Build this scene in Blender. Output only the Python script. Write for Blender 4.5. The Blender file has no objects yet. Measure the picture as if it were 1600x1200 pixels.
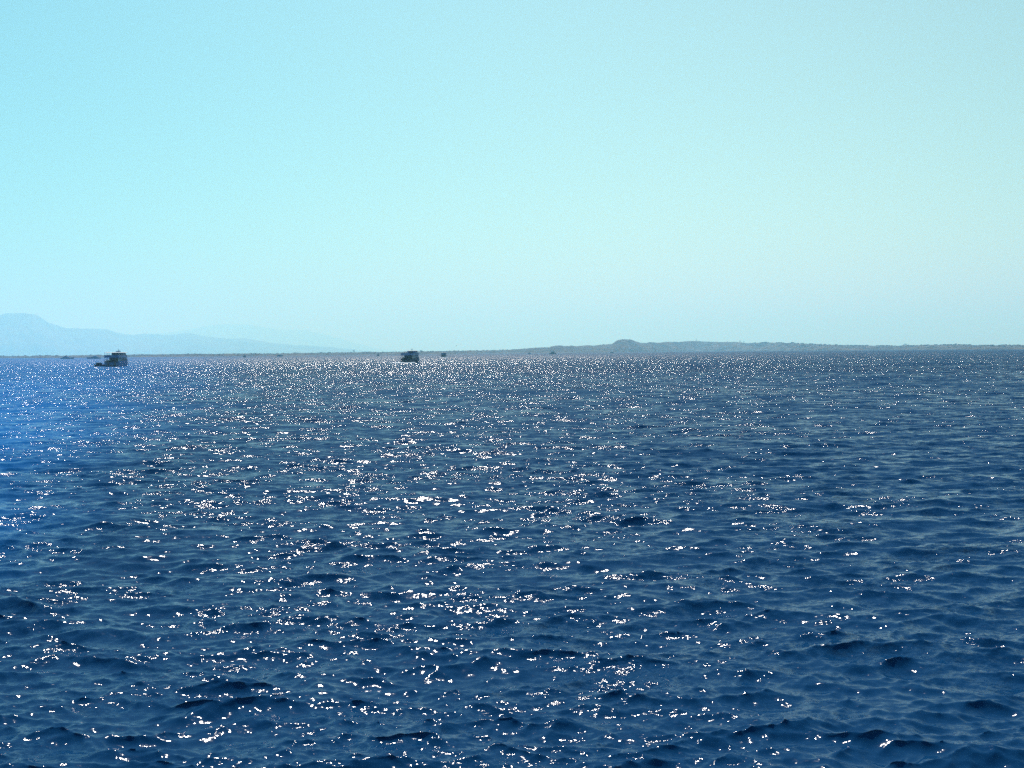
import bpy, math, random
import numpy as np
from mathutils import Vector, Matrix, Euler

random.seed(7)
RNG = np.random.default_rng(11)
SC = bpy.context.scene
COL = SC.collection
R = math.radians

# ------------------------------------------------------------------ camera
CAM_H = 6.0
HFOV = R(50.0)
PITCH = R(1.69)
ROLL = R(0.504)
cam_d = bpy.data.cameras.new('camera')
cam = bpy.data.objects.new('camera', cam_d)
COL.objects.link(cam)
cam_d.sensor_width = 36.0
cam_d.angle = HFOV
cam_d.clip_start = 0.5
cam_d.clip_end = 120000.0
cam.location = (0, 0, CAM_H)
cam_rot = Matrix.Rotation(R(90) - PITCH, 3, 'X') @ Matrix.Rotation(-ROLL, 3, 'Z')
cam.rotation_euler = cam_rot.to_euler()
SC.camera = cam

# ------------------------------------------------------------------ sky and sun
SUN_AZ = R(-9.0)      # left of the view axis (+Y)
SUN_EL = R(54.0)
world = bpy.data.worlds.new('World')
SC.world = world
world.use_nodes = True
world.cycles.sampling_method = 'NONE'
wn, wl = world.node_tree.nodes, world.node_tree.links
wn.clear()
w_out = wn.new('ShaderNodeOutputWorld')
w_bg = wn.new('ShaderNodeBackground')
w_sky = wn.new('ShaderNodeTexSky')
w_sky.sky_type = 'NISHITA'
w_sky.sun_disc = False
w_sky.sun_elevation = SUN_EL
w_sky.sun_rotation = SUN_AZ
w_sky.altitude = 0.0
w_sky.air_density = 1.15
w_sky.dust_density = 1.2
w_sky.ozone_density = 2.0
w_bg.inputs['Strength'].default_value = 0.094
# keep directions at or above the horizon so the sky does not go black below it
w_tc = wn.new('ShaderNodeTexCoord')
w_sep = wn.new('ShaderNodeSeparateXYZ')
w_max = wn.new('ShaderNodeMath'); w_max.operation = 'MAXIMUM'; w_max.inputs[1].default_value = 0.012
w_comb = wn.new('ShaderNodeCombineXYZ')
w_norm = wn.new('ShaderNodeVectorMath'); w_norm.operation = 'NORMALIZE'
wl.new(w_tc.outputs['Generated'], w_sep.inputs[0])
wl.new(w_sep.outputs['X'], w_comb.inputs['X'])
wl.new(w_sep.outputs['Y'], w_comb.inputs['Y'])
wl.new(w_sep.outputs['Z'], w_max.inputs[0])
wl.new(w_max.outputs[0], w_comb.inputs['Z'])
wl.new(w_comb.outputs[0], w_norm.inputs[0])
wl.new(w_norm.outputs[0], w_sky.inputs['Vector'])
# the cyan cast of this air, a little deeper towards the left
w_mix = wn.new('ShaderNodeMix'); w_mix.data_type = 'RGBA'
w_mix.inputs['A'].default_value = (0.50, 0.96, 0.81, 1)
w_mix.inputs['B'].default_value = (0.98, 1.18, 0.83, 1)
w_az = wn.new('ShaderNodeMapRange'); w_az.interpolation_type = 'SMOOTHSTEP'
w_az.inputs['From Min'].default_value = -0.55
w_az.inputs['From Max'].default_value = 0.35
wl.new(w_sep.outputs['X'], w_az.inputs['Value'])
wl.new(w_az.outputs['Result'], w_mix.inputs['Factor'])
w_mul = wn.new('ShaderNodeMix'); w_mul.data_type = 'RGBA'; w_mul.blend_type = 'MULTIPLY'
w_mul.inputs['Factor'].default_value = 1.0
wl.new(w_sky.outputs['Color'], w_mul.inputs['A'])
w_el = wn.new('ShaderNodeMapRange'); w_el.interpolation_type = 'SMOOTHSTEP'   # clearer, bluer air overhead
w_el.inputs['From Min'].default_value = 0.26
w_el.inputs['From Max'].default_value = 0.68
wl.new(w_sep.outputs['Z'], w_el.inputs['Value'])
w_up = wn.new('ShaderNodeMix'); w_up.data_type = 'RGBA'
w_up.inputs['B'].default_value = (0.45, 0.85, 1.15, 1)
wl.new(w_el.outputs['Result'], w_up.inputs['Factor'])
wl.new(w_mix.outputs['Result'], w_up.inputs['A'])
wl.new(w_up.outputs['Result'], w_mul.inputs['B'])
wl.new(w_mul.outputs['Result'], w_bg.inputs['Color'])
wl.new(w_bg.outputs[0], w_out.inputs['Surface'])

sun_d = bpy.data.lights.new('sun', 'SUN')
sun_d.energy = 4.7
sun_d.angle = R(0.53)
sun_d.color = (1.0, 0.98, 0.95)
sun = bpy.data.objects.new('sun', sun_d)
COL.objects.link(sun)
sun_dir = Vector((math.sin(SUN_AZ) * math.cos(SUN_EL), math.cos(SUN_AZ) * math.cos(SUN_EL), math.sin(SUN_EL)))
sun.rotation_euler = sun_dir.to_track_quat('Z', 'Y').to_euler()
sun.location = sun_dir * 50

SC.view_settings.view_transform = 'Standard'
SC.view_settings.look = 'None'
SC.view_settings.exposure = 0.12
SC.view_settings.gamma = 1.0
SC.view_settings.use_curve_mapping = False
SC.render.engine = 'CYCLES'
SC.cycles.use_denoising = False
SC.cycles.sample_clamp_direct = 50.0
SC.cycles.sample_clamp_indirect = 4.0
SC.cycles.max_bounces = 6
SC.cycles.volume_bounces = 1
SC.cycles.caustics_reflective = False

# ------------------------------------------------------------------ where a photo point lies in the place
F_PX = 800.0 / math.tan(HFOV / 2)

def ray(px, py):
    v = cam_rot @ Vector(((px - 800) / F_PX, -(py - 600) / F_PX, -1.0))
    return v.normalized()

def on_water(px, py):
    v = ray(px, py)
    t = CAM_H / max(-v.z, 1e-5)
    return Vector((v.x * t, v.y * t, 0.0))

def at_dist(px, py, d):
    """point on that sight line at horizontal distance d"""
    v = ray(px, py)
    t = d / math.hypot(v.x, v.y)
    return Vector((v.x * t, v.y * t, CAM_H + v.z * t))

def horizon_py(px):
    return 556.3 - 0.0088 * px

# ------------------------------------------------------------------ materials
MATS = {}
def mat(name, color, rough=0.6, metallic=0.0, noise=0.15, nscale=1.5, spec=0.5, ior=1.45):
    if name in MATS:
        return MATS[name]
    m = bpy.data.materials.new(name)
    m.use_nodes = True
    nt = m.node_tree
    b = nt.nodes['Principled BSDF']
    b.inputs['Roughness'].default_value = rough
    b.inputs['Metallic'].default_value = metallic
    b.inputs['Specular IOR Level'].default_value = spec
    b.inputs['IOR'].default_value = ior
    tc = nt.nodes.new('ShaderNodeTexCoord')
    n = nt.nodes.new('ShaderNodeTexNoise')
    n.inputs['Scale'].default_value = nscale
    n.inputs['Detail'].default_value = 5
    mx = nt.nodes.new('ShaderNodeMix'); mx.data_type = 'RGBA'
    c = Vector(color[:3])
    mx.inputs['A'].default_value = (*(c * (1 - noise)), 1)
    mx.inputs['B'].default_value = (*[min(1, q * (1 + noise)) for q in c], 1)
    nt.links.new(tc.outputs['Object'], n.inputs['Vector'])
    nt.links.new(n.outputs['Fac'], mx.inputs['Factor'])
    nt.links.new(mx.outputs['Result'], b.inputs['Base Color'])
    MATS[name] = m
    return m

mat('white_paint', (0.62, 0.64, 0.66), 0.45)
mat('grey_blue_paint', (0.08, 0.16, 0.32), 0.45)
mat('yacht_blue', (0.012, 0.06, 0.19), 0.4)
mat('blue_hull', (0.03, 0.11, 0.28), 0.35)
mat('navy_hull', (0.014, 0.03, 0.06), 0.35)
mat('dark_wood', (0.07, 0.045, 0.03), 0.6)
mat('dark_glass', (0.008, 0.012, 0.016), 0.08)
mat('dark_metal', (0.03, 0.035, 0.04), 0.4, 0.3)
mat('steel', (0.35, 0.36, 0.38), 0.35, 0.8)
mat('canvas', (0.6, 0.59, 0.56), 0.9)
mat('rubber_grey', (0.05, 0.05, 0.055), 0.7)
mat('orange', (0.6, 0.18, 0.03), 0.6)
mat('gull', (0.12, 0.12, 0.13), 0.8)
mat('cloth', (0.03, 0.035, 0.05), 0.9)
mat('foam', (0.78, 0.82, 0.84), 0.9)
mat('scrub', (0.022, 0.028, 0.024), 0.9, nscale=0.05, noise=0.4)
mat('tower_stone', (0.12, 0.11, 0.10), 0.8)

# ------------------------------------------------------------------ mesh builder
class MB:
    def __init__(self):
        self.v, self.f = [], []
    def add(self, verts, faces):
        o = len(self.v)
        self.v += [tuple(p) for p in verts]
        self.f += [tuple(i + o for i in q) for q in faces]
        return self
    def box(self, x0, x1, y0, y1, z0, z1, b=0.0):
        if b <= 0:
            vs = [(x, y, z) for z in (z0, z1) for y in (y0, y1) for x in (x0, x1)]
            return self.add(vs, [(0, 2, 3, 1), (4, 5, 7, 6), (0, 1, 5, 4), (1, 3, 7, 5), (3, 2, 6, 7), (2, 0, 4, 6)])
        # vertical edges and top chamfered
        def ring(i, z):
            return [(x0 + i + b, y0 + i, z), (x1 - i - b, y0 + i, z), (x1 - i, y0 + i + b, z), (x1 - i, y1 - i - b, z),
                    (x1 - i - b, y1 - i, z), (x0 + i + b, y1 - i, z), (x0 + i, y1 - i - b, z), (x0 + i, y0 + i + b, z)]
        rings = [ring(0, z0), ring(0, z1 - b), ring(b * 0.7, z1)]
        return self.loft(rings, True, True, True)
    def loft(self, rings, closed=True, cap0=True, cap1=True):
        n = len(rings[0]); o = len(self.v)
        for r in rings:
            self.v += [tuple(p) for p in r]
        m = n if closed else n - 1
        for k in range(len(rings) - 1):
            for i in range(m):
                j = (i + 1) % n
                self.f.append((o + k * n + i, o + k * n + j, o + (k + 1) * n + j, o + (k + 1) * n + i))
        if cap0: self.f.append(tuple(o + i for i in reversed(range(n))))
        if cap1: self.f.append(tuple(o + (len(rings) - 1) * n + i for i in range(n)))
        return self
    def tube(self, p, q, r0, r1=None, n=8):
        p, q = Vector(p), Vector(q)
        r1 = r0 if r1 is None else r1
        d = (q - p).normalized()
        a = d.orthogonal().normalized(); b = d.cross(a)
        ring = lambda c, r: [c + (a * math.cos(2 * math.pi * i / n) + b * math.sin(2 * math.pi * i / n)) * r for i in range(n)]
        return self.loft([ring(p, r0), ring(q, r1)])
    def build(self, name, material, parent=None, smooth=False):
        me = bpy.data.meshes.new(name)
        me.from_pydata(self.v, [], self.f)
        me.materials.append(MATS[material] if isinstance(material, str) else material)
        if smooth:
            me.polygons.foreach_set('use_smooth', [True] * len(me.polygons))
        me.update()
        o = bpy.data.objects.new(name, me)
        COL.objects.link(o)
        if parent is not None:
            o.parent = parent
        return o

def tag(o, label=None, cat=None, group=None, kind=None):
    if label: o['label'] = label
    if cat: o['category'] = cat
    if group: o['group'] = group
    if kind: o['kind'] = kind
    return o

def thing(name, label, cat, loc, rz=0.0, group=None, scale=1.0):
    o = bpy.data.objects.new(name, None)
    COL.objects.link(o)
    o.empty_display_size = 0.5
    o.location = loc
    o.rotation_euler = (0, 0, rz)
    o.scale = (scale,) * 3
    return tag(o, label, cat, group)

# ------------------------------------------------------------------ the sea
def wave_tile(n, L, peak, hs, main_dir, spread, seed, cuts):
    """a periodic patch of wind sea: for each cut-off wavelength, height and sideways displacement"""
    rng = np.random.default_rng(seed)
    k1 = 2 * np.pi * np.fft.fftfreq(n, L / n)
    kx, ky = np.meshgrid(k1, k1, indexing='ij')
    k = np.hypot(kx, ky); k[0, 0] = 1.0
    kp = 2 * np.pi / peak
    cosd = (kx * math.cos(main_dir) + ky * math.sin(main_dir)) / k
    # narrower spreading at the peak, wider for short waves
    s = spread * np.clip(kp / k, 0.3, 1.5)
    D = (0.5 + 0.5 * cosd) ** (2 * s) * 0.8 + 0.2 * (0.5 - 0.5 * cosd) ** (2 * s)
    P = k ** -3.8 * np.exp(-1.25 * (kp / k) ** 2) * D
    P[0, 0] = 0
    amp = np.sqrt(P) * (rng.normal(size=(n, n)) + 1j * rng.normal(size=(n, n)))
    h_full = np.fft.ifft2(amp).real
    amp *= (hs / 4) / h_full.std()
    out = []
    for c in cuts:
        w = np.exp(-(k / (2 * np.pi / c)) ** 4)
        a = amp * w
        h = np.fft.ifft2(a).real
        dx = np.fft.ifft2(1j * kx / k * a).real
        dy = np.fft.ifft2(1j * ky / k * a).real
        out.append(np.stack([h, dx, dy], -1).astype(np.float32))
    return out

def sample(tile, L, x, y):
    n = tile.shape[0]
    u = np.mod(x / L, 1.0) * n; v = np.mod(y / L, 1.0) * n
    i = np.floor(u).astype(np.int64); j = np.floor(v).astype(np.int64)
    fu = (u - i)[..., None].astype(np.float32); fv = (v - j)[..., None].astype(np.float32)
    i %= n; j %= n
    i2 = (i + 1) % n; j2 = (j + 1) % n
    return (tile[i, j] * (1 - fu) * (1 - fv) + tile[i2, j] * fu * (1 - fv)
            + tile[i, j2] * (1 - fu) * fv + tile[i2, j2] * fu * fv)

def build_sea():
    cuts = [0.12, 0.6, 2.2, 7.0]
    seas = [  # n, L, peak wavelength, significant height, direction, spread, choppiness
        (1024, 29.0, 0.95, 0.078, R(-102), 7.0, 1, 1.4),
        (1024, 47.0, 1.8, 0.125, R(-76), 9.0, 2, 1.35),
        (1024, 79.0, 3.6, 0.16, R(-95), 10.0, 4, 1.3),
        (256, 331.0, 17.0, 0.22, R(-85), 6.0, 3, 1.0),
    ]
    rad = [4.0]
    while rad[-1] < 52000:
        r = rad[-1]
        c = 0.012 if r < 15 else 0.0036 if r < 300 else 0.009 if r < 1500 else 0.035
        rad.append(r * (1 + c))
    rad = np.array(rad)
    dense = np.arange(-29.0, 29.0001, 0.07)
    side = 29.0 + np.cumsum(np.linspace(0.1, 3.2, 36))
    ang = np.radians(np.concatenate([-side[::-1], dense, side]))
    spacing = np.gradient(rad)
    lod = np.interp(np.log(np.maximum(spacing, rad * R(0.07)) * 3.0), np.log(cuts), np.arange(len(cuts)))
    X = rad[:, None] * np.sin(ang)[None, :]
    Y = rad[:, None] * np.cos(ang)[None, :]
    disp = np.zeros(X.shape + (3,), np.float32)
    for n, L, peak, hs, d, sp, seed, chop in seas:
        tiles = wave_tile(n, L, peak, hs, d, sp, seed, cuts)
        for a in range(len(cuts)):
            w = np.clip(1 - np.abs(lod - a), 0, 1)
            rows = np.nonzero(w > 0)[0]
            if len(rows) == 0:
                continue
            s = sample(tiles[a], L, X[rows] + 13.7 * seed, Y[rows] + 5.1 * seed)
            s[..., 1:] *= chop
            disp[rows] += s * w[rows][:, None, None].astype(np.float32)
    fade = np.clip(1.0 - (rad - 2500) / 3000, 0.0, 1).astype(np.float32)[:, None]
    Z = disp[..., 0] * fade
    # waves steepen and bunch unevenly
    P = np.stack([X + disp[..., 1] * fade, Y + disp[..., 2] * fade, Z], -1).astype(np.float32)
    nr, nc = X.shape
    idx = np.arange(nr * nc, dtype=np.int32).reshape(nr, nc)
    q = np.stack([idx[:-1, :-1], idx[1:, :-1], idx[1:, 1:], idx[:-1, 1:]], -1).reshape(-1, 4)
    q = q[:, ::-1]
    me = bpy.data.meshes.new('sea_water')
    me.vertices.add(nr * nc)
    me.vertices.foreach_set('co', P.reshape(-1))
    me.loops.add(q.size)
    me.loops.foreach_set('vertex_index', q.reshape(-1))
    me.polygons.add(len(q))
    me.polygons.foreach_set('loop_start', np.arange(0, q.size, 4, dtype=np.int32))
    me.polygons.foreach_set('loop_total', np.full(len(q), 4, np.int32))
    me.polygons.foreach_set('use_smooth', np.ones(len(q), bool))
    me.update()
    at = me.attributes.new('chop', 'FLOAT', 'POINT')
    at.data.foreach_set('value', np.repeat((lod / (len(cuts) - 1)).astype(np.float32), nc))
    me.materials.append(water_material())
    o = bpy.data.objects.new('sea_water', me)
    COL.objects.link(o)
    tag(o, kind='structure')
    return o

def water_material():
    m = bpy.data.materials.new('sea_water')
    m.use_nodes = True
    nt = m.node_tree; N = nt.nodes; Lk = nt.links
    b = N['Principled BSDF']
    b.inputs['Roughness'].default_value = 0.095
    b.inputs['Specular IOR Level'].default_value = 0.08
    b.inputs['IOR'].default_value = 1.333
    geo = N.new('ShaderNodeNewGeometry')
    att = N.new('ShaderNodeAttribute'); att.attribute_name = 'chop'
    # far off the ripples are too small to tell apart and the surface reads as rough
    dl = N.new('ShaderNodeVectorMath'); dl.operation = 'LENGTH'; Lk.new(geo.outputs['Position'], dl.inputs[0])
    rr = N.new('ShaderNodeMapRange'); rr.inputs['From Min'].default_value = 450; rr.inputs['From Max'].default_value = 2200
    rr.inputs['To Min'].default_value = 0.088; rr.inputs['To Max'].default_value = 0.42
    Lk.new(dl.outputs['Value'], rr.inputs['Value']); Lk.new(rr.outputs['Result'], b.inputs['Roughness'])
    # deep water, with a camera's blue colour cast painted into it at left
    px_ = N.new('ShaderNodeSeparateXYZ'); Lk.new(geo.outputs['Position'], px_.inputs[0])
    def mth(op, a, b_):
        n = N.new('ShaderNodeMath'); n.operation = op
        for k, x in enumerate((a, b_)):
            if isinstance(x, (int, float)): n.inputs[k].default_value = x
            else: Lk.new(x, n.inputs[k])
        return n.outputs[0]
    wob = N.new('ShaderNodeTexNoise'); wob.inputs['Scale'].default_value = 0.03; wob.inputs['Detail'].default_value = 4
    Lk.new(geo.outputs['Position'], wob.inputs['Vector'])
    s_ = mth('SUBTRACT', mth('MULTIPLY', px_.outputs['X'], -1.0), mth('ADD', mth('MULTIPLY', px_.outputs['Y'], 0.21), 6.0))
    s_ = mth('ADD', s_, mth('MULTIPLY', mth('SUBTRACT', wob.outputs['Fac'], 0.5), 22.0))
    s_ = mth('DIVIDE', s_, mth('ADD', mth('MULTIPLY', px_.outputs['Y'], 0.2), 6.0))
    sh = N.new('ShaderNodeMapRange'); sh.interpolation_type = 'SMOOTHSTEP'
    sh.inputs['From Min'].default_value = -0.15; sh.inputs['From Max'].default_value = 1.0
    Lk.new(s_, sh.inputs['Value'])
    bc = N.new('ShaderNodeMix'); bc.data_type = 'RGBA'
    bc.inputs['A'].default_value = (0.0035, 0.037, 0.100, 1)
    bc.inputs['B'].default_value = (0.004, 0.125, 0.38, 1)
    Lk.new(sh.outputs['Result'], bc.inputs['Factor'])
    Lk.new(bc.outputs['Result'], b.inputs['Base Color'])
    acc = None
    def vm(op, a=None, b_=None, s=None):
        n = N.new('ShaderNodeVectorMath'); n.operation = op
        for k, x in enumerate((a, b_)):
            if x is None: continue
            if isinstance(x, tuple): n.inputs[k].default_value = x
            else: Lk.new(x, n.inputs[k])
        if s is not None:
            if isinstance(s, (int, float)): n.inputs['Scale'].default_value = s
            else: Lk.new(s, n.inputs['Scale'])
        return n.outputs[0]
    # ripples: (wavelength scale, stretch, detail, slope near, slope far)
    for sc, st, det, near, far in ((0.9, 0.45, 2.0, 0.42, 1.7), (5.0, 0.42, 2.0, 0.46, 1.5), (17.0, 0.55, 1.0, 0.42, 0.7), (47.0, 0.7, 1.0, 0.26, 0.1)):
        mp = vm('MULTIPLY', geo.outputs['Position'], (st * sc, sc, sc))
        t = N.new('ShaderNodeTexNoise')
        t.inputs['Scale'].default_value = 1.0
        t.inputs['Detail'].default_value = det
        t.inputs['Roughness'].default_value = 0.55
        Lk.new(mp, t.inputs['Vector'])
        c = vm('SUBTRACT', t.outputs['Color'], (0.5, 0.5, 0.5))
        c = vm('MULTIPLY', c, (1.75, 0.95, 0.0))
        mr = N.new('ShaderNodeMapRange')
        mr.inputs['To Min'].default_value = near
        mr.inputs['To Max'].default_value = far
        Lk.new(att.outputs['Fac'], mr.inputs['Value'])
        c = vm('SCALE', c, s=mr.outputs['Result'])
        acc = c if acc is None else vm('ADD', acc, c)
    # gusts: patches where the ripples are rougher
    gust = None
    for sc, lo, hi in ((0.035, 0.65, 1.3), (0.4, 0.4, 1.55)):
        t = N.new('ShaderNodeTexNoise'); t.inputs['Scale'].default_value = sc; t.inputs['Detail'].default_value = 2
        mp = vm('MULTIPLY', geo.outputs['Position'], (0.6, 1.0, 1.0))
        Lk.new(mp, t.inputs['Vector'])
        mr = N.new('ShaderNodeMapRange'); mr.inputs['From Min'].default_value = 0.35; mr.inputs['From Max'].default_value = 0.65
        mr.inputs['To Min'].default_value = lo; mr.inputs['To Max'].default_value = hi
        Lk.new(t.outputs['Fac'], mr.inputs['Value'])
        if gust is None: gust = mr.outputs['Result']
        else:
            mm = N.new('ShaderNodeMath'); mm.operation = 'MULTIPLY'
            Lk.new(gust, mm.inputs[0]); Lk.new(mr.outputs['Result'], mm.inputs[1]); gust = mm.outputs[0]
    acc = vm('SCALE', acc, s=gust)
    lean = N.new('ShaderNodeCombineXYZ')      # short seas lean to the near side
    lm = N.new('ShaderNodeMath'); lm.operation = 'MULTIPLY'; lm.inputs[1].default_value = -0.43
    Lk.new(att.outputs['Fac'], lm.inputs[0]); Lk.new(lm.outputs[0], lean.inputs['Y'])
    acc = vm('ADD', acc, lean.outputs[0])
    nn = vm('NORMALIZE', vm('ADD', geo.outputs['Normal'], acc))
    Lk.new(nn, b.inputs['Normal'])
    return m

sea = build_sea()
# ------------------------------------------------------------------ land
def ground_material(name, ca, cb, scale):
    m = bpy.data.materials.new(name)
    m.use_nodes = True
    nt = m.node_tree; N = nt.nodes
    b = N['Principled BSDF']
    b.inputs['Roughness'].default_value = 0.95
    b.inputs['Specular IOR Level'].default_value = 0.1
    tc = N.new('ShaderNodeTexCoord')
    n = N.new('ShaderNodeTexNoise'); n.inputs['Scale'].default_value = scale; n.inputs['Detail'].default_value = 8
    n.inputs['Roughness'].default_value = 0.62
    cr = N.new('ShaderNodeValToRGB')
    cr.color_ramp.elements[0].position = 0.38; cr.color_ramp.elements[0].color = (*ca, 1)
    cr.color_ramp.elements[1].position = 0.62; cr.color_ramp.elements[1].color = (*cb, 1)
    nt.links.new(tc.outputs['Object'], n.inputs['Vector'])
    nt.links.new(n.outputs['Fac'], cr.inputs['Fac'])
    nt.links.new(cr.outputs['Color'], b.inputs['Base Color'])
    MATS[name] = m
    return m
ground_material('coast_ground', (0.008, 0.012, 0.012), (0.12, 0.09, 0.065), 0.012)
ground_material('mountain_rock', (0.07, 0.07, 0.06), (0.14, 0.115, 0.09), 0.0012)

def smooth_noise(n, octaves, seed):
    rng = np.random.default_rng(seed)
    out = np.zeros(n); a = 1.0
    for o in octaves:
        k = max(2, int(n / o) + 2)
        out += a * np.interp(np.linspace(0, k - 1, n), np.arange(k), rng.uniform(-1, 1, k))
        a *= 0.6
    return out

def land_strip(name, skyline, shore, depth, material, rough_m, px_step, seed, rows=16, fixed_dist=None):
    px = np.arange(skyline[0][0], skyline[-1][0] + 0.01, px_step)
    top = np.interp(px, *zip(*skyline))
    bot = np.interp(px, *zip(*shore))
    n = len(px)
    ridge_var = smooth_noise(n, (60, 25, 9, 4), seed)
    jag = smooth_noise(n, (5, 2), seed + 1)
    V = []
    ts = np.concatenate([[-0.03, 0.0], np.linspace(0.04, 1.0, rows), [1.25, 1.6, 2.2]])
    body = np.random.default_rng(seed + 2).normal(size=(len(ts), n))
    for k in range(3):   # soften along the shore
        body = 0.25 * np.roll(body, 1, 1) + 0.5 * body + 0.25 * np.roll(body, -1, 1)
    for i in range(n):
        if fixed_dist:
            p0 = at_dist(px[i], horizon_py(px[i]), fixed_dist); p0.z = 0
        else:
            p0 = on_water(px[i], bot[i])
        d0 = math.hypot(p0.x, p0.y)
        u = Vector((p0.x / d0, p0.y / d0, 0))
        dep = depth * (1 + 0.2 * ridge_var[i])
        pr = at_dist(px[i], top[i], d0 + dep)
        zr = max(pr.z + rough_m * jag[i], 0.6)
        col = []
        for j, t in enumerate(ts):
            if t < 0: z = -2.0
            elif t <= 1.0:
                z = zr * (0.16 * min(1, t / 0.06) + 0.84 * t ** 1.15) if t > 0 else 0.05
                if 0.05 < t < 0.97:
                    z += 0.09 * zr * body[j, i] * 1.6 * (1 - t * 0.6)
                    sight = CAM_H + (pr.z - CAM_H) * (d0 + dep * t) / (d0 + dep)
                    z = min(z, max(sight - 0.01 * zr, 0.2))
            else: z = zr * max(0.0, 1 - (t - 1) / 1.0) - (2 if t > 2 else 0)
            q = p0 + u * dep * t
            col.append((q.x, q.y, z))
        V.append(col)
    m = MB()
    nt_ = len(ts)
    for c in V: m.v += c
    for i in range(n - 1):
        for j in range(nt_ - 1):
            a = i * nt_ + j
            m.f.append((a, a + nt_, a + nt_ + 1, a + 1))
    o = m.build(name, material, smooth=True)
    tag(o, kind='structure')
    return o, px, V

SHORE = [(-260, 560.5), (0, 559.6), (105, 559.2), (250, 557.8), (400, 556.5), (500, 555.2), (600, 554.2), (694, 553.5), (760, 552.2),
         (860, 551.5), (960, 550.4), (1088, 548.6), (1200, 547.8), (1300, 547.5), (1400, 546.6), (1600, 545.8), (1900, 544.2)]
LOW = [(-260, 556.3), (0, 556.2), (120, 555.5), (200, 554.0), (350, 552.8), (400, 552.4), (450, 552.0), (500, 551.2), (560, 550.2), (600, 549.9),
       (660, 549.0), (720, 548.0), (760, 547.4), (800, 546.6), (850, 547.0), (900, 548.5)]
HEAD = [(770, 550.6), (790, 547.5), (800, 546.2), (815, 545.2), (830, 543.6), (845, 543.0), (858, 542.6), (862, 541.0), (872, 539.4), (878, 539.5), (882, 540.6), (900, 540.4),
        (915, 540.0), (932, 539.4), (936, 538.4), (955, 537.6), (958, 536.2), (961, 533.6), (966, 531.4), (975, 530.2), (984, 530.4), (990, 532.0),
        (996, 534.3), (1003, 535.8), (1011, 536.0), (1014, 534.6), (1020, 534.9), (1031, 535.6), (1040, 534.0), (1055, 533.9), (1061, 534.7),
        (1072, 533.2), (1088, 532.9), (1100, 533.7), (1118, 534.2), (1135, 534.6), (1152, 534.2), (1163, 535.2), (1168, 536.2), (1180, 536.2),
        (1192, 535.1), (1210, 535.4), (1240, 535.9), (1262, 537.4), (1300, 538.8), (1345, 540.0), (1400, 540.1), (1412, 539.1), (1430, 539.4),
        (1460, 538.8), (1482, 538.3), (1500, 538.8), (1540, 539.2), (1600, 539.6), (1700, 540), (1900, 542)]
MOUNT = [(-260, 515), (-160, 505), (-60, 494), (0, 492.0), (14, 489.8), (36, 489.6), (54, 490.2), (62, 493.5), (70, 499), (78, 503.5), (90, 508), (102, 512.5),
         (120, 513.5), (145, 513), (168, 514), (180, 518), (190, 521), (210, 523), (231, 521), (250, 523.2), (280, 523), (296, 520.5), (312, 523),
         (330, 527), (360, 528.3), (385, 529.5), (400, 531.5), (425, 536), (470, 539), (520, 543), (570, 548), (600, 551)]
MOUNT2 = [(-260, 530), (150, 528), (250, 521), (300, 513.5), (330, 508.5), (350, 506.5), (382, 506.2), (412, 511), (438, 515), (475, 515),
          (500, 520), (540, 532), (590, 545), (640, 550)]
low_coast, low_px, low_v = land_strip('low_coast', LOW, SHORE, 350, 'coast_ground', 0.9, 1.5, 21)
headland, head_px, head_v = land_strip('headland', HEAD, SHORE, 700, 'coast_ground', 0.9, 1.2, 31)
mountains, _, _ = land_strip('mountain_range', MOUNT, SHORE, 2600, 'mountain_rock', 11.0, 2.5, 41, fixed_dist=20000)
far_mountains, _, _ = land_strip('far_mountain_range', MOUNT2, SHORE, 3000, 'mountain_rock', 8.0, 4.0, 51, fixed_dist=40000)

# scrub and far trees along the ridge of the coast: one mass nobody could count
def blob(m, c, rx, rz, rng):
    n = 6
    rings = []
    for z, r in ((-0.3, 0.75), (0.25, 1.0), (0.75, 0.7)):
        rings.append([(c[0] + rx * r * rng.uniform(0.7, 1.2) * math.cos(2 * math.pi * i / n), c[1] + rx * r * rng.uniform(0.7, 1.2) * math.sin(2 * math.pi * i / n),
                       c[2] + rz * (z + rng.uniform(-0.15, 0.15))) for i in range(n)])
    m.loft(rings)
rng = random.Random(5)
sm = MB()
for V, lo, hi, count, size in ((low_v, 0, len(low_v) - 1, 420, 0.9), (head_v, int(len(head_v) * 0.36), len(head_v) - 1, 480, 1.15), (head_v, 20, int(len(head_v) * 0.36), 30, 0.7)):
    for _ in range(count):
        i = rng.randint(lo, hi)
        j = rng.choice((17, 17, 17, 16, 14, 12, 9, 6))
        x, y, z = V[i][j]
        s = size * rng.uniform(0.5, 1.5) * math.hypot(x, y) / 3000
        blob(sm, (x + rng.uniform(-4, 4), y + rng.uniform(-15, 15), z), s * rng.uniform(1.5, 4.0), s * 1.3, rng)
tag(sm.build('coastal_scrub', 'scrub'), 'low scrub and distant bushes growing along the ridges of the coast', 'scrub', kind='stuff')

def ridge_point(V, pxs, px):
    i = int(np.argmin(np.abs(pxs - px)))
    return Vector(V[i][17])

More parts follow.
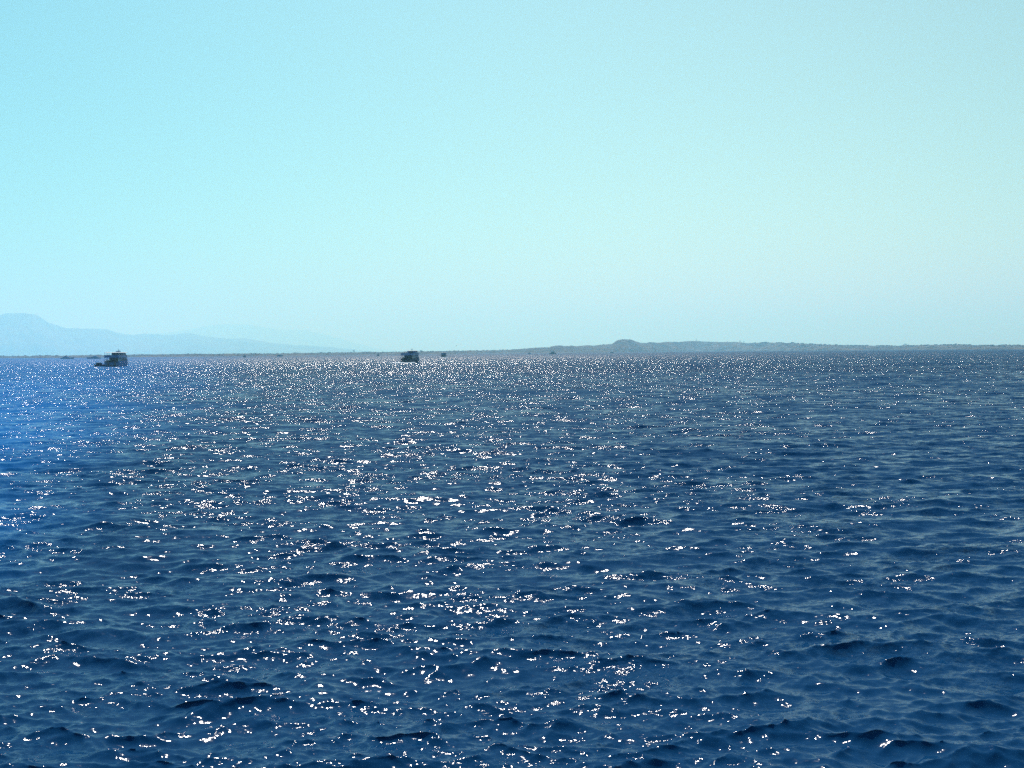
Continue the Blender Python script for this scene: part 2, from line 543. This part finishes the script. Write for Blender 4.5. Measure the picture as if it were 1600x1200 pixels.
def shore_tree(px, V, pxs, h, w, label):
    p = ridge_point(V, pxs, px)
    t = thing('coastal_tree', label, 'tree', p, 0, 'trees that stand out on the coast')
    m = MB(); m.tube((0, 0, -1), (0.2, 0, h * 0.55), h * 0.05, h * 0.025, 7)
    m.tube((0.1, 0, h * 0.4), (w * 0.25, 0.1, h * 0.7), h * 0.02, h * 0.01, 5)
    m.build('trunk', 'dark_wood', t)
    m = MB(); rg = random.Random(int(px))
    for _ in range(46):
        a, rr, zz = rg.uniform(0, 6.28), math.sqrt(rg.random()), rg.uniform(0.42, 0.98)
        prof = math.sin(math.pi * min(1, (zz - 0.36) / 0.66)) ** 0.6
        s = w * rg.uniform(0.07, 0.15)
        blob(m, (math.cos(a) * rr * prof * w / 2, math.sin(a) * rr * prof * w / 2, zz * h), s, s * 0.8, rg)
    m.build('crown', 'scrub', t)
    return t
shore_tree(553, low_v, low_px, 6.0, 7.0, 'round distant tree on low coast left of the nearer central boat')
shore_tree(1156, head_v, head_px, 9.0, 8.0, 'left one of two small trees on headland right of the tower')
shore_tree(1162, head_v, head_px, 7.5, 8.0, 'right one of two small trees on headland right of the tower')
shore_tree(1415, head_v, head_px, 5.5, 12.0, 'broad dark tree clump on the far right ridge')
shore_tree(1494, head_v, head_px, 4.5, 7.0, 'small dark tree on the ridge near the right edge')

# slim tower on the headland
p = ridge_point(head_v, head_px, 1088)
tw = thing('lighthouse_tower', 'slim dark tower standing on the crest of the headland', 'tower', p)
m = MB(); m.tube((0, 0, -1), (0, 0, 9.5), 1.7, 1.2, 12); m.build('shaft', 'tower_stone', tw)
m = MB(); m.tube((0, 0, 9.5), (0, 0, 10.1), 1.9, 1.9, 12); m.build('gallery', 'tower_stone', tw)
m = MB(); m.tube((0, 0, 10.1), (0, 0, 12.0), 1.0, 1.0, 10); m.build('lantern', 'dark_glass', tw)
m = MB(); m.tube((0, 0, 12.0), (0, 0, 13.4), 1.2, 0.1, 10); m.build('cap', 'tower_stone', tw)
# pole and flat-roofed pavilion on the low coast
p = ridge_point(low_v, low_px, 706.5)
fp = thing('mast_pole', 'thin tall pole standing on the low coast right of the boxy boat', 'pole', p)
m = MB(); m.tube((0, 0, -1), (0, 0, 5.2), 0.45, 0.3, 8); m.build('shaft', 'dark_metal', fp)
m = MB(); m.box(-0.6, 0.6, -0.6, 0.6, -0.6, 0.5, 0.1); m.build('footing', 'tower_stone', fp)
p = ridge_point(low_v, low_px, 658.5)
pv = thing('flat_roofed_pavilion', 'flat roofed hut on posts on low coast behind the central boat', 'hut', p)
m = MB(); m.box(-4.2, 4.2, -3, 3, 3.0, 3.9, 0.15); m.build('roof', 'tower_stone', pv)
for sx in (-3.2, 3.2):
    for sy in (-2.2, 2.2):
        m = MB(); m.box(sx - 0.25, sx + 0.25, sy - 0.25, sy + 0.25, -1, 3.0); m.build('post', 'tower_stone', pv)
m = MB(); m.box(-2.2, 2.2, -1.5, 1.9, -1, 2.6); m.build('wall', 'tower_stone', pv)

# ------------------------------------------------------------------ haze
hm = bpy.data.materials.new('haze')
hm.use_nodes = True
hn = hm.node_tree.nodes; hn.clear()
ho = hn.new('ShaderNodeOutputMaterial')
hv = hn.new('ShaderNodeVolumePrincipled')
hv.inputs['Color'].default_value = (0.29, 0.70, 1.0, 1)
hv.inputs['Absorption Color'].default_value = (0.68, 0.96, 0.96, 1)
hv.inputs['Density'].default_value = 1.25e-4
hv.inputs['Anisotropy'].default_value = 0.38
hm.node_tree.links.new(hv.outputs[0], ho.inputs['Volume'])
hz = MB(); hz.box(-54000, 54000, -900, 58000, -6, 1250)
tag(hz.build('haze', hm), 'pale blue sea haze filling the air over the water', 'haze', kind='stuff')
# ------------------------------------------------------------------ boats
def hull_rings(L, B, H, keel=0.9, bow_rise=0.45, stern_w=0.9, bow_rake=0.06, nst=15):
    rings = []
    for i in range(nst):
        t = i / (nst - 1)
        y = (t - 0.5) * L
        if t < 0.5: w = B / 2 * (stern_w + (1 - stern_w) * (t / 0.5) ** 0.6)
        else: w = B / 2 * max(0.03, (1 - ((t - 0.5) / 0.5) ** 2.3))
        zt = H * (1 + bow_rise * max(0.0, t - 0.35) ** 1.6 / 0.65 ** 1.6)
        rk = L * bow_rake * max(0.0, (t - 0.6) / 0.4) ** 2
        prof = [(0.0, -keel), (0.72, -keel * 0.6), (0.88, 0.1), (0.95, zt * 0.5), (1.0, zt), (0.955, zt), (0.955, zt - 0.75)]
        right = [(w * a - (0 if k < 5 else 0.02), y + rk * max(0.0, z) / zt, z) for k, (a, z) in enumerate(prof)]
        left = [(-x, yy, z) for x, yy, z in reversed(right[1:])]
        rings.append(right + left)
    return rings

def win_row(parent, name, x, y0, y1, z0, z1, n, side, material='dark_glass'):
    """separate panes set in a cabin side"""
    gap = (y1 - y0) / n
    for k in range(n):
        m = MB()
        a, b = y0 + gap * (k + 0.12), y0 + gap * (k + 0.88)
        xs = sorted((side * (x - 0.03), side * (x + 0.035)))
        m.box(xs[0], xs[1], a, b, z0, z1)
        m.build(name, material, parent)

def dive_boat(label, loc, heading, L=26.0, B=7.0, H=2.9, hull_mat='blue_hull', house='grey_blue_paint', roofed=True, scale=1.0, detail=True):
    t = thing('excursion_boat', label, 'boat', loc, heading, 'two deck excursion boats', scale)
    s = L / 26.0
    # hull
    h = MB(); h.loft(hull_rings(L, B, H))
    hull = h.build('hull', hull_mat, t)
    for sd in (-1, 1):
        for k in range(5):
            m = MB(); y = (-0.3 + 0.12 * k) * L
            m.tube((sd * B * 0.468, y, H * 0.55), (sd * B * 0.492, y, H * 0.55), 0.2, n=10)
            m.build('porthole', 'dark_glass', hull)
    for sd in (-1, 1):
        m = MB(); m.box(sd * B * 0.2 - 0.45, sd * B * 0.2 + 0.45, -L / 2 - 0.05, -L / 2 + 0.05, H * 0.25, H * 0.9); m.build('stern_door', 'dark_glass', hull)
    m = MB(); m.box(-B * 0.42, B * 0.42, -L / 2 - 1.5, -L / 2 + 0.02, 0.35, 0.62, 0.08); sp = m.build('swim_platform', 'dark_wood', t)
    m = MB()
    for x in (B * 0.3, B * 0.3 + 0.5): m.tube((x, -L / 2 - 1.45, -0.4), (x, -L / 2 - 1.3, 1.5), 0.04)
    for k in range(5): m.tube((B * 0.3, -L / 2 - 1.42, -0.2 + 0.32 * k), (B * 0.3 + 0.5, -L / 2 - 1.42, -0.2 + 0.32 * k), 0.03)
    m.build('ladder', 'steel', sp)
    zd = H - 0.75
    m = MB(); m.box(-B * 0.42, B * 0.42, -L * 0.485, L * 0.24, zd - 0.12, zd); m.build('main_deck', 'dark_wood', t)
    # saloon
    z1 = zd + 2.55
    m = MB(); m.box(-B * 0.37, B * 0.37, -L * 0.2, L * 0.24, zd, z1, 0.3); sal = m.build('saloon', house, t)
    for sd in (-1, 1):
        win_row(sal, 'window', B * 0.37, -L * 0.18, L * 0.2, zd + 1.1, zd + 2.0, 7, sd)
    m = MB(); m.box(-B * 0.33, B * 0.33, -L * 0.2 - 0.04, -L * 0.2 + 0.05, zd + 0.3, zd + 2.3); m.build('glass_door', 'dark_glass', sal)
    for sd in (-1, 1):
        m = MB(); m.box(sd * B * 0.36 - 0.3, sd * B * 0.36 + 0.3, -L * 0.2 - 0.12, -L * 0.2 - 0.05, zd + 0.05, z1); m.build('corner_panel', 'white_paint', sal)
    # benches and tank racks on the aft deck
    for sd in (-1, 1):
        m = MB(); m.box(sd * B * 0.33 - 0.5, sd * B * 0.33 + 0.5, -L * 0.44, -L * 0.23, zd, zd + 0.85, 0.06); m.build('dive_bench', 'dark_metal', t)
        for k in range(6):
            m = MB(); y = -L * 0.43 + k * L * 0.035
            m.tube((sd * B * 0.36, y, zd + 0.85), (sd * B * 0.36, y, zd + 1.5), 0.11); m.build('air_tank', 'steel', t)
    # posts that carry the upper deck
    for sd in (-1, 1):
        for y in (-0.475, -0.385, -0.3):
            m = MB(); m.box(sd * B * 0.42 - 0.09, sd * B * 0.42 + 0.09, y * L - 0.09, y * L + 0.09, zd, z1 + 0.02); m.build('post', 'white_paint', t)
    # upper deck and its bulwark
    m = MB()
    yb, yf = -L * 0.49, L * 0.27
    m.loft([[(-B * 0.45, yb, z), (B * 0.45, yb, z), (B * 0.45, L * 0.14, z), (B * 0.3, yf, z), (-B * 0.3, yf, z), (-B * 0.45, L * 0.14, z)] for z in (z1 + 0.02, z1 + 0.22)])
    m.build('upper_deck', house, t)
    zu = z1 + 0.22
    bh = 1.05
    for sd in (-1, 1):
        m = MB(); xs = sorted((sd * B * 0.445, sd * (B * 0.445 - 0.07)))
        m.box(xs[0], xs[1], yb + 0.1, L * 0.14, zu, zu + bh); m.build('bulwark', house, t)
        m = MB(); m.tube((sd * B * 0.43, L * 0.14, zu + bh), (sd * B * 0.29, yf - 0.1, zu + bh * 0.8), 0.05)
        m.tube((sd * B * 0.29, yf - 0.1, zu), (sd * B * 0.29, yf - 0.1, zu + bh * 0.8), 0.05)
        m.add([(sd * B * 0.44, L * 0.14, zu), (sd * B * 0.29, yf - 0.1, zu), (sd * B * 0.29, yf - 0.1, zu + bh * 0.8), (sd * B * 0.44, L * 0.14, zu + bh)], [(0, 1, 2, 3)])
        m.build('forward_screen', 'white_paint', t)
    m = MB(); m.box(-B * 0.44, B * 0.44, yb + 0.02, yb + 0.09, zu, zu + bh); m.build('stern_bulwark', house, t)
    # wheelhouse
    zw = zu + 2.25
    wy0, wy1 = (-L * 0.1, L * 0.19) if roofed else (-L * 0.06, L * 0.17)
    ww = 0.33 if roofed else 0.30
    wx = 0.0 if roofed else B * 0.05
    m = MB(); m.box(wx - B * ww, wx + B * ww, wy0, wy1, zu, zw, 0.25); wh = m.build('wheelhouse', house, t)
    m = MB(); m.box(wx - B * ww * (0.75 if roofed else 0.6), wx + B * ww * (0.5 if roofed else 0.35), wy0 - 0.04, wy0 + 0.04, zu + (0.2 if roofed else 0.7), zw - 0.35); m.build('rear_window', 'dark_glass', wh)
    for sd in (-1, 1):
        gap = (wy1 - wy0) / 4
        for k in range(4):
            m = MB(); xs = sorted((wx + sd * (B * ww - 0.03), wx + sd * (B * ww + 0.035)))
            m.box(xs[0], xs[1], wy0 + gap * (k + 0.12), wy0 + gap * (k + 0.88), zu + 1.05, zu + 1.85); m.build('window', 'dark_glass', wh)
    # roof
    if roofed:
        m = MB(); m.loft([[(-B * 0.47 + i, -L * 0.47 + i * 3, z), (B * 0.47 - i, -L * 0.47 + i * 3, z), (B * 0.47 - i, L * 0.2 - i, z), (-B * 0.47 + i, L * 0.2 - i, z)] for i, z in ((0, zw + 0.02), (0, zw + 0.14), (0.9, zw + 0.38))]); rf = m.build('sun_roof', 'canvas', t)
        for sd in (-1, 1):
            for y in (-0.46, -0.3, -0.15):
                m = MB(); m.tube((sd * B * 0.43, y * L, zu), (sd * B * 0.43, y * L, zw + 0.05), 0.1); m.build('roof_post', 'white_paint', t)
        m = MB(); m.box(-1.1, 1.1, -L * 0.02, L * 0.05, zw + 0.5, zw + 0.95, 0.08); m.build('roof_locker', house, rf)
    else:
        m = MB(); m.loft([[(wx - B * ww - 0.25 + i, wy0 - 0.4 + i * 3, z), (wx + B * ww + 0.25 - i, wy0 - 0.4 + i * 3, z), (wx + B * ww + 0.25 - i, wy1 + 0.5 - i, z), (wx - B * ww - 0.25 + i, wy1 + 0.5 - i, z)] for i, z in ((0, zw + 0.02), (0, zw + 0.12), (0.7, zw + 0.34))]); rf = m.build('roof', 'canvas', t)
    zm = zw + 0.2
    m = MB(); m.tube((0.2, L * 0.04, zm), (0.2, L * 0.0, zm + (1.9 if roofed else 1.0)), 0.17, 0.08); mast = m.build('mast', 'dark_metal', t)
    m = MB(); m.box(-0.55, 0.95, L * 0.02 - 0.12, L * 0.02 + 0.12, zm + 0.8, zm + 0.95, 0.03); m.build('radar_scanner', house, mast)
    # bow rail and anchor
    rl = [(-0.34, 0.24), (-0.27, 0.33), (-0.16, 0.42), (0.0, 0.54), (0.16, 0.42), (0.27, 0.33), (0.34, 0.24)]
    pts = [Vector((x * B, y * L, H * (1 + 0.42 * max(0.0, y + 0.15) ** 1.6 / 0.65 ** 1.6))) for x, y in rl]
    m = MB()
    for a, b in zip(pts, pts[1:]):
        for dz in (0.5, 1.0): m.tube(a + Vector((0, 0, dz)), b + Vector((0, 0, dz)), 0.035, n=6)
    for a in pts: m.tube(a - Vector((0, 0, 0.2)), a + Vector((0, 0, 1.0)), 0.035, n=6)
    m.build('bow_rail', 'steel', t)
    m = MB(); m.tube((0, L * 0.53, H * 1.38), (0, L * 0.575, H * 1.25), 0.12); m.tube((-0.55, L * 0.57, H * 1.1), (0.55, L * 0.57, H * 1.1), 0.1); m.tube((0, L * 0.57, H * 1.1), (0, L * 0.57, H * 1.38), 0.1)
    m.build('anchor', 'dark_metal', t)
    return t, zu, z1, zd

def heading_away(loc, phi_deg):
    """turn a boat so that its bow points away from the shore of view, phi to the right of the sight line"""
    az = math.atan2(loc.x, loc.y)
    return -(az + R(phi_deg))

# the nearer big boat on the left
p1 = on_water(185.0, 572.4)
b1, zu1, _, _ = dive_boat('blue hulled two deck boat with roofed upper deck, beside the small tender', p1, heading_away(p1, 15), L=26, B=8.4, H=2.9)
# the big boat left of centre with people on the open upper deck
p2 = on_water(643.0, 566.8)
b2, zu2, _, _ = dive_boat('dark two deck boat near the middle with people on its open upper deck', p2, heading_away(p2, 13), L=24, B=8.2, H=2.6, hull_mat='navy_hull', roofed=False)
# the third, farther off, seen from straight astern
p3 = on_water(693.6, 558.5)
b3, _, _, _ = dive_boat('small boxy boat seen from astern, right of the central boat', p3, heading_away(p3, 3), L=18, B=7.6, H=2.2, hull_mat='navy_hull', scale=0.86)

# ---- people on the upper deck of the central boat
def person(parent_loc, heading, x, y, z, label, coat, lean=0.0):
    """one continuous figure, leaning on the bulwark"""
    me = bpy.data.meshes.new('person')
    J = {'pel': (0, 0, 0.95), 'chest': (0, 0.02 + lean * 0.15, 1.28), 'neck': (0, 0.03 + lean * 0.2, 1.48), 'head': (0, 0.05 + lean * 0.24, 1.64), 'crown': (0, 0.05 + lean * 0.24, 1.75),
         'shl': (-0.19, 0.02 + lean * 0.18, 1.42), 'ell': (-0.27, 0.02 + lean * 0.2, 1.14), 'hal': (-0.2, 0.24 + lean * 0.2, 1.04),
         'shr': (0.19, 0.02 + lean * 0.18, 1.42), 'elr': (0.27, 0.02 + lean * 0.2, 1.14), 'har': (0.2, 0.24 + lean * 0.2, 1.04),
         'hil': (-0.1, 0, 0.9), 'knl': (-0.11, 0.03, 0.5), 'anl': (-0.12, 0, 0.08), 'tol': (-0.13, 0.17, 0.04),
         'hir': (0.1, 0, 0.9), 'knr': (0.11, 0.05, 0.5), 'anr': (0.12, 0.02, 0.08), 'tor': (0.13, 0.19, 0.04)}
    rad = {'pel': 0.15, 'chest': 0.16, 'neck': 0.06, 'head': 0.105, 'crown': 0.08, 'sh': 0.075, 'el': 0.048, 'ha': 0.04, 'hi': 0.1, 'kn': 0.065, 'an': 0.045, 'to': 0.04}
    names = list(J)
    E = [('pel', 'chest'), ('chest', 'neck'), ('neck', 'head'), ('head', 'crown'), ('chest', 'shl'), ('shl', 'ell'), ('ell', 'hal'), ('chest', 'shr'), ('shr', 'elr'), ('elr', 'har'),
         ('pel', 'hil'), ('hil', 'knl'), ('knl', 'anl'), ('anl', 'tol'), ('pel', 'hir'), ('hir', 'knr'), ('knr', 'anr'), ('anr', 'tor')]
    me.from_pydata([J[n] for n in names], [(names.index(a), names.index(b)) for a, b in E], [])
    me.materials.append(MATS[coat])
    o = bpy.data.objects.new('person', me); COL.objects.link(o)
    sk = o.modifiers.new('skin', 'SKIN')
    layer = me.skin_vertices[0] if me.skin_vertices else None
    if layer is None:
        bm_ = __import__('bmesh').new(); bm_.from_mesh(me); bm_.verts.layers.skin.verify(); bm_.to_mesh(me); bm_.free()
        layer = me.skin_vertices[0]
    for i, n in enumerate(names):
        r = rad.get(n) or rad[n[:2]]
        layer.data[i].radius = (r, r)
        layer.data[i].use_root = (n == 'pel')
    sk.use_smooth_shade = True
    o.modifiers.new('sub', 'SUBSURF').levels = 1
    off = Matrix.Rotation(heading, 3, 'Z') @ Vector((x, y, z))
    o.location = Vector(parent_loc) + off
    o.rotation_euler = (0, 0, heading + math.pi)
    tag(o, label, 'person', 'people on the upper deck')
    return o
mat('dark_clothes', (0.02, 0.022, 0.03), 0.9)
mat('red_clothes', (0.09, 0.03, 0.03), 0.9)
h2 = heading_away(p2, 13)
person(p2, h2, -2.75, -9.6, zu2, 'leftmost dark clothed person at the stern rail of the upper deck', 'dark_clothes', 0.6)
person(p2, h2, -2.1, -8.6, zu2, 'dark clothed person standing close right of the leftmost person on deck', 'dark_clothes', 0.2)
person(p2, h2, -0.75, -9.2, zu2, 'dark clothed person standing alone nearest to the wheelhouse on deck', 'red_clothes', 0.0)

# ---- the tender lying left of the big boat
pt = on_water(156.2, 572.6)
td = thing('motor_tender', 'small dark open tender with low windscreen left of the roofed boat', 'dinghy', pt, heading_away(pt, 76))
m = MB(); m.loft(hull_rings(5.0, 2.0, 0.8, keel=0.3, bow_rise=0.5, nst=11)); m.build('hull', 'navy_hull', td)
for sd in (-1, 1):
    m = MB()
    for a, b in (((0.96, -2.7), (0.98, 0.6)), ((0.98, 0.6), (0.62, 1.9)), ((0.62, 1.9), (0.1, 2.8))):
        m.tube((sd * a[0], a[1], 0.72 + max(0, a[1]) * 0.1), (sd * b[0], b[1], 0.72 + max(0, b[1]) * 0.1), 0.22, n=10)
    m.build('side_tube', 'rubber_grey', td)
m = MB(); m.box(-0.4, 0.4, -0.5, 0.2, 0.1, 1.25, 0.08); cs = m.build('console', 'dark_metal', td)
m = MB(); m.add([(-0.42, 0.2, 1.25), (0.42, 0.2, 1.25), (0.36, -0.05, 1.75), (-0.36, -0.05, 1.75)], [(0, 1, 2, 3)]); m.build('windscreen', 'dark_glass', cs)
m = MB(); m.box(-0.5, 0.5, -1.5, -0.9, 0.1, 1.1, 0.08); m.build('seat', 'dark_wood', td)
m = MB(); m.box(-0.22, 0.22, -3.05, -2.6, 0.55, 1.3, 0.08); m.tube((0, -2.85, 0.55), (0, -2.9, -0.4), 0.1); m.build('outboard_motor', 'dark_metal', td)
m = MB()
for sd in (-0.8, 0.8): m.tube((sd, -2.0, 0.7), (sd * 0.9, -1.9, 1.9), 0.05)
m.tube((-0.72, -1.9, 1.9), (0.72, -1.9, 1.9), 0.05); m.build('roll_bar', 'dark_metal', td)
m = MB(); m.box(-0.8, 0.8, -1.9, 0.9, 0.6, 1.95, 0.2); cbn = m.build('cabin', 'rubber_grey', td)
for sd in (-1, 1): win_row(cbn, 'window', 0.8, -1.6, 0.7, 1.2, 1.65, 2, sd)
m = MB(); m.box(-0.85, 0.85, -2.0, 0.5, 1.97, 2.1, 0.06); m.build('canopy', 'canvas', td)
for sd in (-0.75, 0.75):
    m = MB(); m.tube((sd, 0.4, 0.7), (sd, 0.4, 1.97), 0.05); m.build('canopy_post', 'dark_metal', td)

# ---- motor yachts, side on, far off to the left
def motor_yacht(label, loc, rz, L, group=None):
    t = thing('motor_yacht', label, 'yacht', loc, rz, group)
    k = L / 20.0
    m = MB(); m.loft(hull_rings(L, 5.2 * k, 1.9 * k, bow_rake=0.09)); m.build('hull', 'yacht_blue', t)
    m = MB(); m.loft([[(-2 * k, -7 * k, 1.4 * k), (2 * k, -7 * k, 1.4 * k), (1.8 * k, 4.5 * k, 1.4 * k), (-1.8 * k, 4.5 * k, 1.4 * k)],
                      [(-1.8 * k, -6.5 * k, 3.3 * k), (1.8 * k, -6.5 * k, 3.3 * k), (1.5 * k, 2.2 * k, 3.3 * k), (-1.5 * k, 2.2 * k, 3.3 * k)]])
    cb = m.build('cabin', 'yacht_blue', t)
    for sd in (-1, 1):
        win_row(cb, 'window', 1.95 * k, -5.8 * k, 1.8 * k, 2.0 * k, 2.7 * k, 5, sd)
    m = MB(); m.loft([[(-1.6 * k, -4.5 * k, 3.3 * k), (1.6 * k, -4.5 * k, 3.3 * k), (1.3 * k, 0.8 * k, 3.3 * k), (-1.3 * k, 0.8 * k, 3.3 * k)],
                      [(-1.4 * k, -4.2 * k, 4.3 * k), (1.4 * k, -4.2 * k, 4.3 * k), (1.1 * k, -0.4 * k, 4.3 * k), (-1.1 * k, -0.4 * k, 4.3 * k)]]); m.build('flybridge', 'yacht_blue', t)
    m = MB(); m.tube((0, -2.8 * k, 4.3 * k), (0, -3.3 * k, 5.6 * k), 0.16 * k, 0.06 * k); m.build('mast', 'dark_metal', t)
    m = MB(); m.box(-2.1 * k, 2.1 * k, -L / 2 - 0.9 * k, -L / 2 + 0.05, 0.3 * k, 0.5 * k); m.build('swim_platform', 'dark_wood', t)
    return t
py_ = on_water(105, 560.8)
motor_yacht('hazy blue motor yacht at the far left, leftmost boat of all', py_, -R(88), 22, 'motor yachts off the left shore')
py_ = on_water(146.5, 560.6)
motor_yacht('hazy blue motor yacht just left of the roofed two deck boat', py_, R(86), 22, 'motor yachts off the left shore')

# ---- small distant working boats
def work_boat(label, loc, rz, L, H, cab, mast_h=0.0, cab_h=2.0, hullm='navy_hull'):
    t = thing('small_boat', label, 'boat', loc, rz, 'small distant boats')
    B = L * 0.33
    m = MB(); m.loft(hull_rings(L, B, H, keel=0.5, nst=11)); m.build('hull', hullm, t)
    c0, c1 = cab
    m = MB(); m.box(-B * 0.32, B * 0.32, c0 * L, c1 * L, H - 0.7, H + cab_h, 0.12); cb = m.build('cabin', hullm, t)
    for sd in (-1, 1):
        win_row(cb, 'window', B * 0.32, c0 * L + 0.2, c1 * L - 0.2, H + cab_h * 0.35, H + cab_h * 0.8, 3, sd)
    m = MB(); m.box(-B * 0.4, B * 0.4, c0 * L - 0.5, c1 * L + 0.5, H + cab_h, H + cab_h + 0.15, 0.05); m.build('roof', 'canvas', t)
    if mast_h:
        m = MB(); m.tube((0, (c0 + c1) / 2 * L, H + cab_h), (0, (c0 + c1) / 2 * L, H + cab_h + mast_h), 0.16, 0.07); m.build('mast', 'dark_metal', t)
    return t
p = on_water(382.3, 558.2); work_boat('tiny dark boat with short mast off the low coast, right of roofed boat', p, heading_away(p, 25), 9.5, 1.8, (-0.2, 0.2), 2.2, 2.2)
p = on_water(437, 556.9); work_boat('long low dark boat lying side on near the low coast', p, heading_away(p, 88), 13.0, 2.0, (-0.36, 0.28), 0.0, 1.5)
p = on_water(591, 556.3); work_boat('tiny dark boat left of the boat carrying people', p, heading_away(p, 20), 8.5, 1.7, (-0.2, 0.2), 1.8, 2.2)
p = on_water(827.3, 553.3); work_boat('tiny dark boat left of a larger dark boat below the headland tip', p, heading_away(p, 50), 8.5, 1.7, (-0.25, 0.2), 0.8, 1.5)
p = on_water(863.6, 553.4); work_boat('dark boat with peaked cabin in front of the headland tip', p, heading_away(p, 72), 13.5, 2.4, (-0.22, 0.24), 1.6, 2.8)
p = on_water(956, 551.6); work_boat('low dark boat under the dome shaped hill of the headland', p, heading_away(p, 80), 9.0, 1.7, (-0.3, 0.2), 0.0, 1.5)
p = on_water(1196, 548.9); work_boat('tiny dark boat close to shore right of the headland tower', p, heading_away(p, 60), 5.5, 1.2, (-0.25, 0.25), 0.0, 1.6)
# a channel buoy
p = on_water(947.5, 551.4)
by = thing('channel_buoy', 'tiny dark buoy left of low boat under the dome shaped hill', 'buoy', p)
m = MB(); m.tube((0, 0, -0.4), (0, 0, 0.7), 1.2, 1.2, 12); m.build('float', 'dark_metal', by)
m = MB(); m.tube((0, 0, 0.7), (0, 0, 2.6), 0.6, 0.25, 8); m.build('tower', 'dark_metal', by)
m = MB(); m.tube((0, 0, 2.6), (0, 0, 3.1), 0.35, 0.1, 8); m.build('lamp', 'dark_glass', by)

# ---- foam churned up at the sterns
def wake(label, loc, heading, w, length, count, seed):
    rg = random.Random(seed); m = MB()
    rot = Matrix.Rotation(heading, 3, 'Z')
    for _ in range(count):
        u = rg.random() ** 1.4
        y = -u * length
        half = w / 2 * (1 + 0.5 * u)
        x = rg.uniform(-half, half) if rg.random() < 0.6 else rg.choice((-1, 1)) * half * rg.uniform(0.85, 1.1)
        q = Vector(loc) + rot @ Vector((x, y, 0))
        s = rg.uniform(0.25, 0.9) * (1 - 0.5 * u)
        blob(m, (q.x, q.y, 0.06 + rg.uniform(0, 0.25) * (1 - u)), s, s * rg.uniform(0.15, 0.45), rg)
    return tag(m.build('wake_foam', 'foam'), label, 'foam', kind='stuff')
q2 = p2 + Matrix.Rotation(h2, 3, 'Z') @ Vector((0, -13.6, 0))
wake('white foam churned up behind the stern of the central boat', q2, h2, 9.0, 16, 420, 3)
h3 = heading_away(p3, 3)
q3 = p3 + Matrix.Rotation(h3, 3, 'Z') @ Vector((0, -9.2, 0))
wake('white foam behind the stern of the small boxy boat', q3, h3, 6.0, 14, 200, 4)

# ---- gulls
def gull(label, p, span, rz, roll):
    g = thing('gull', label, 'bird', p, rz)
    g.rotation_euler = (0, roll, rz)
    k = span / 2
    m = MB()
    ring = lambda y, r, z=0: [(r * math.cos(a * math.pi / 4), y, z + r * math.sin(a * math.pi / 4)) for a in range(8)]
    m.loft([ring(-0.32 * k, 0.02 * k), ring(-0.2 * k, 0.07 * k), ring(0.05 * k, 0.11 * k), ring(0.22 * k, 0.08 * k), ring(0.32 * k, 0.06 * k, 0.02), ring(0.42 * k, 0.015 * k)])
    m.add([(-0.09 * k, -0.46 * k, 0), (0.09 * k, -0.46 * k, 0), (0.03 * k, -0.25 * k, 0.02), (-0.03 * k, -0.25 * k, 0.02)], [(0, 1, 2, 3)])
    m.build('body', 'gull', g)
    for sd in (-1, 1):
        m = MB()
        prof = [(0.06, 0.12, -0.14, 0.03), (0.4, 0.2, -0.08, 0.2), (0.7, 0.12, -0.1, 0.18), (1.0, -0.12, -0.16, 0.06)]
        rings = [[(sd * x * k, a * k, z * k + 0.012), (sd * x * k, b * k, z * k), (sd * x * k, (a + b) / 2 * k, z * k - 0.012)] for x, a, b, z in prof]
        m.loft(rings); m.build('wing', 'gull', g)
    return g
gull('dark gull flying low over the coast right of the boxy boat', at_dist(713.2, 540.4, 480), 1.15, R(65), R(-25))
gull('tiny dark gull high in the sky at the right', at_dist(1488, 461.5, 620), 1.05, R(20), R(15))
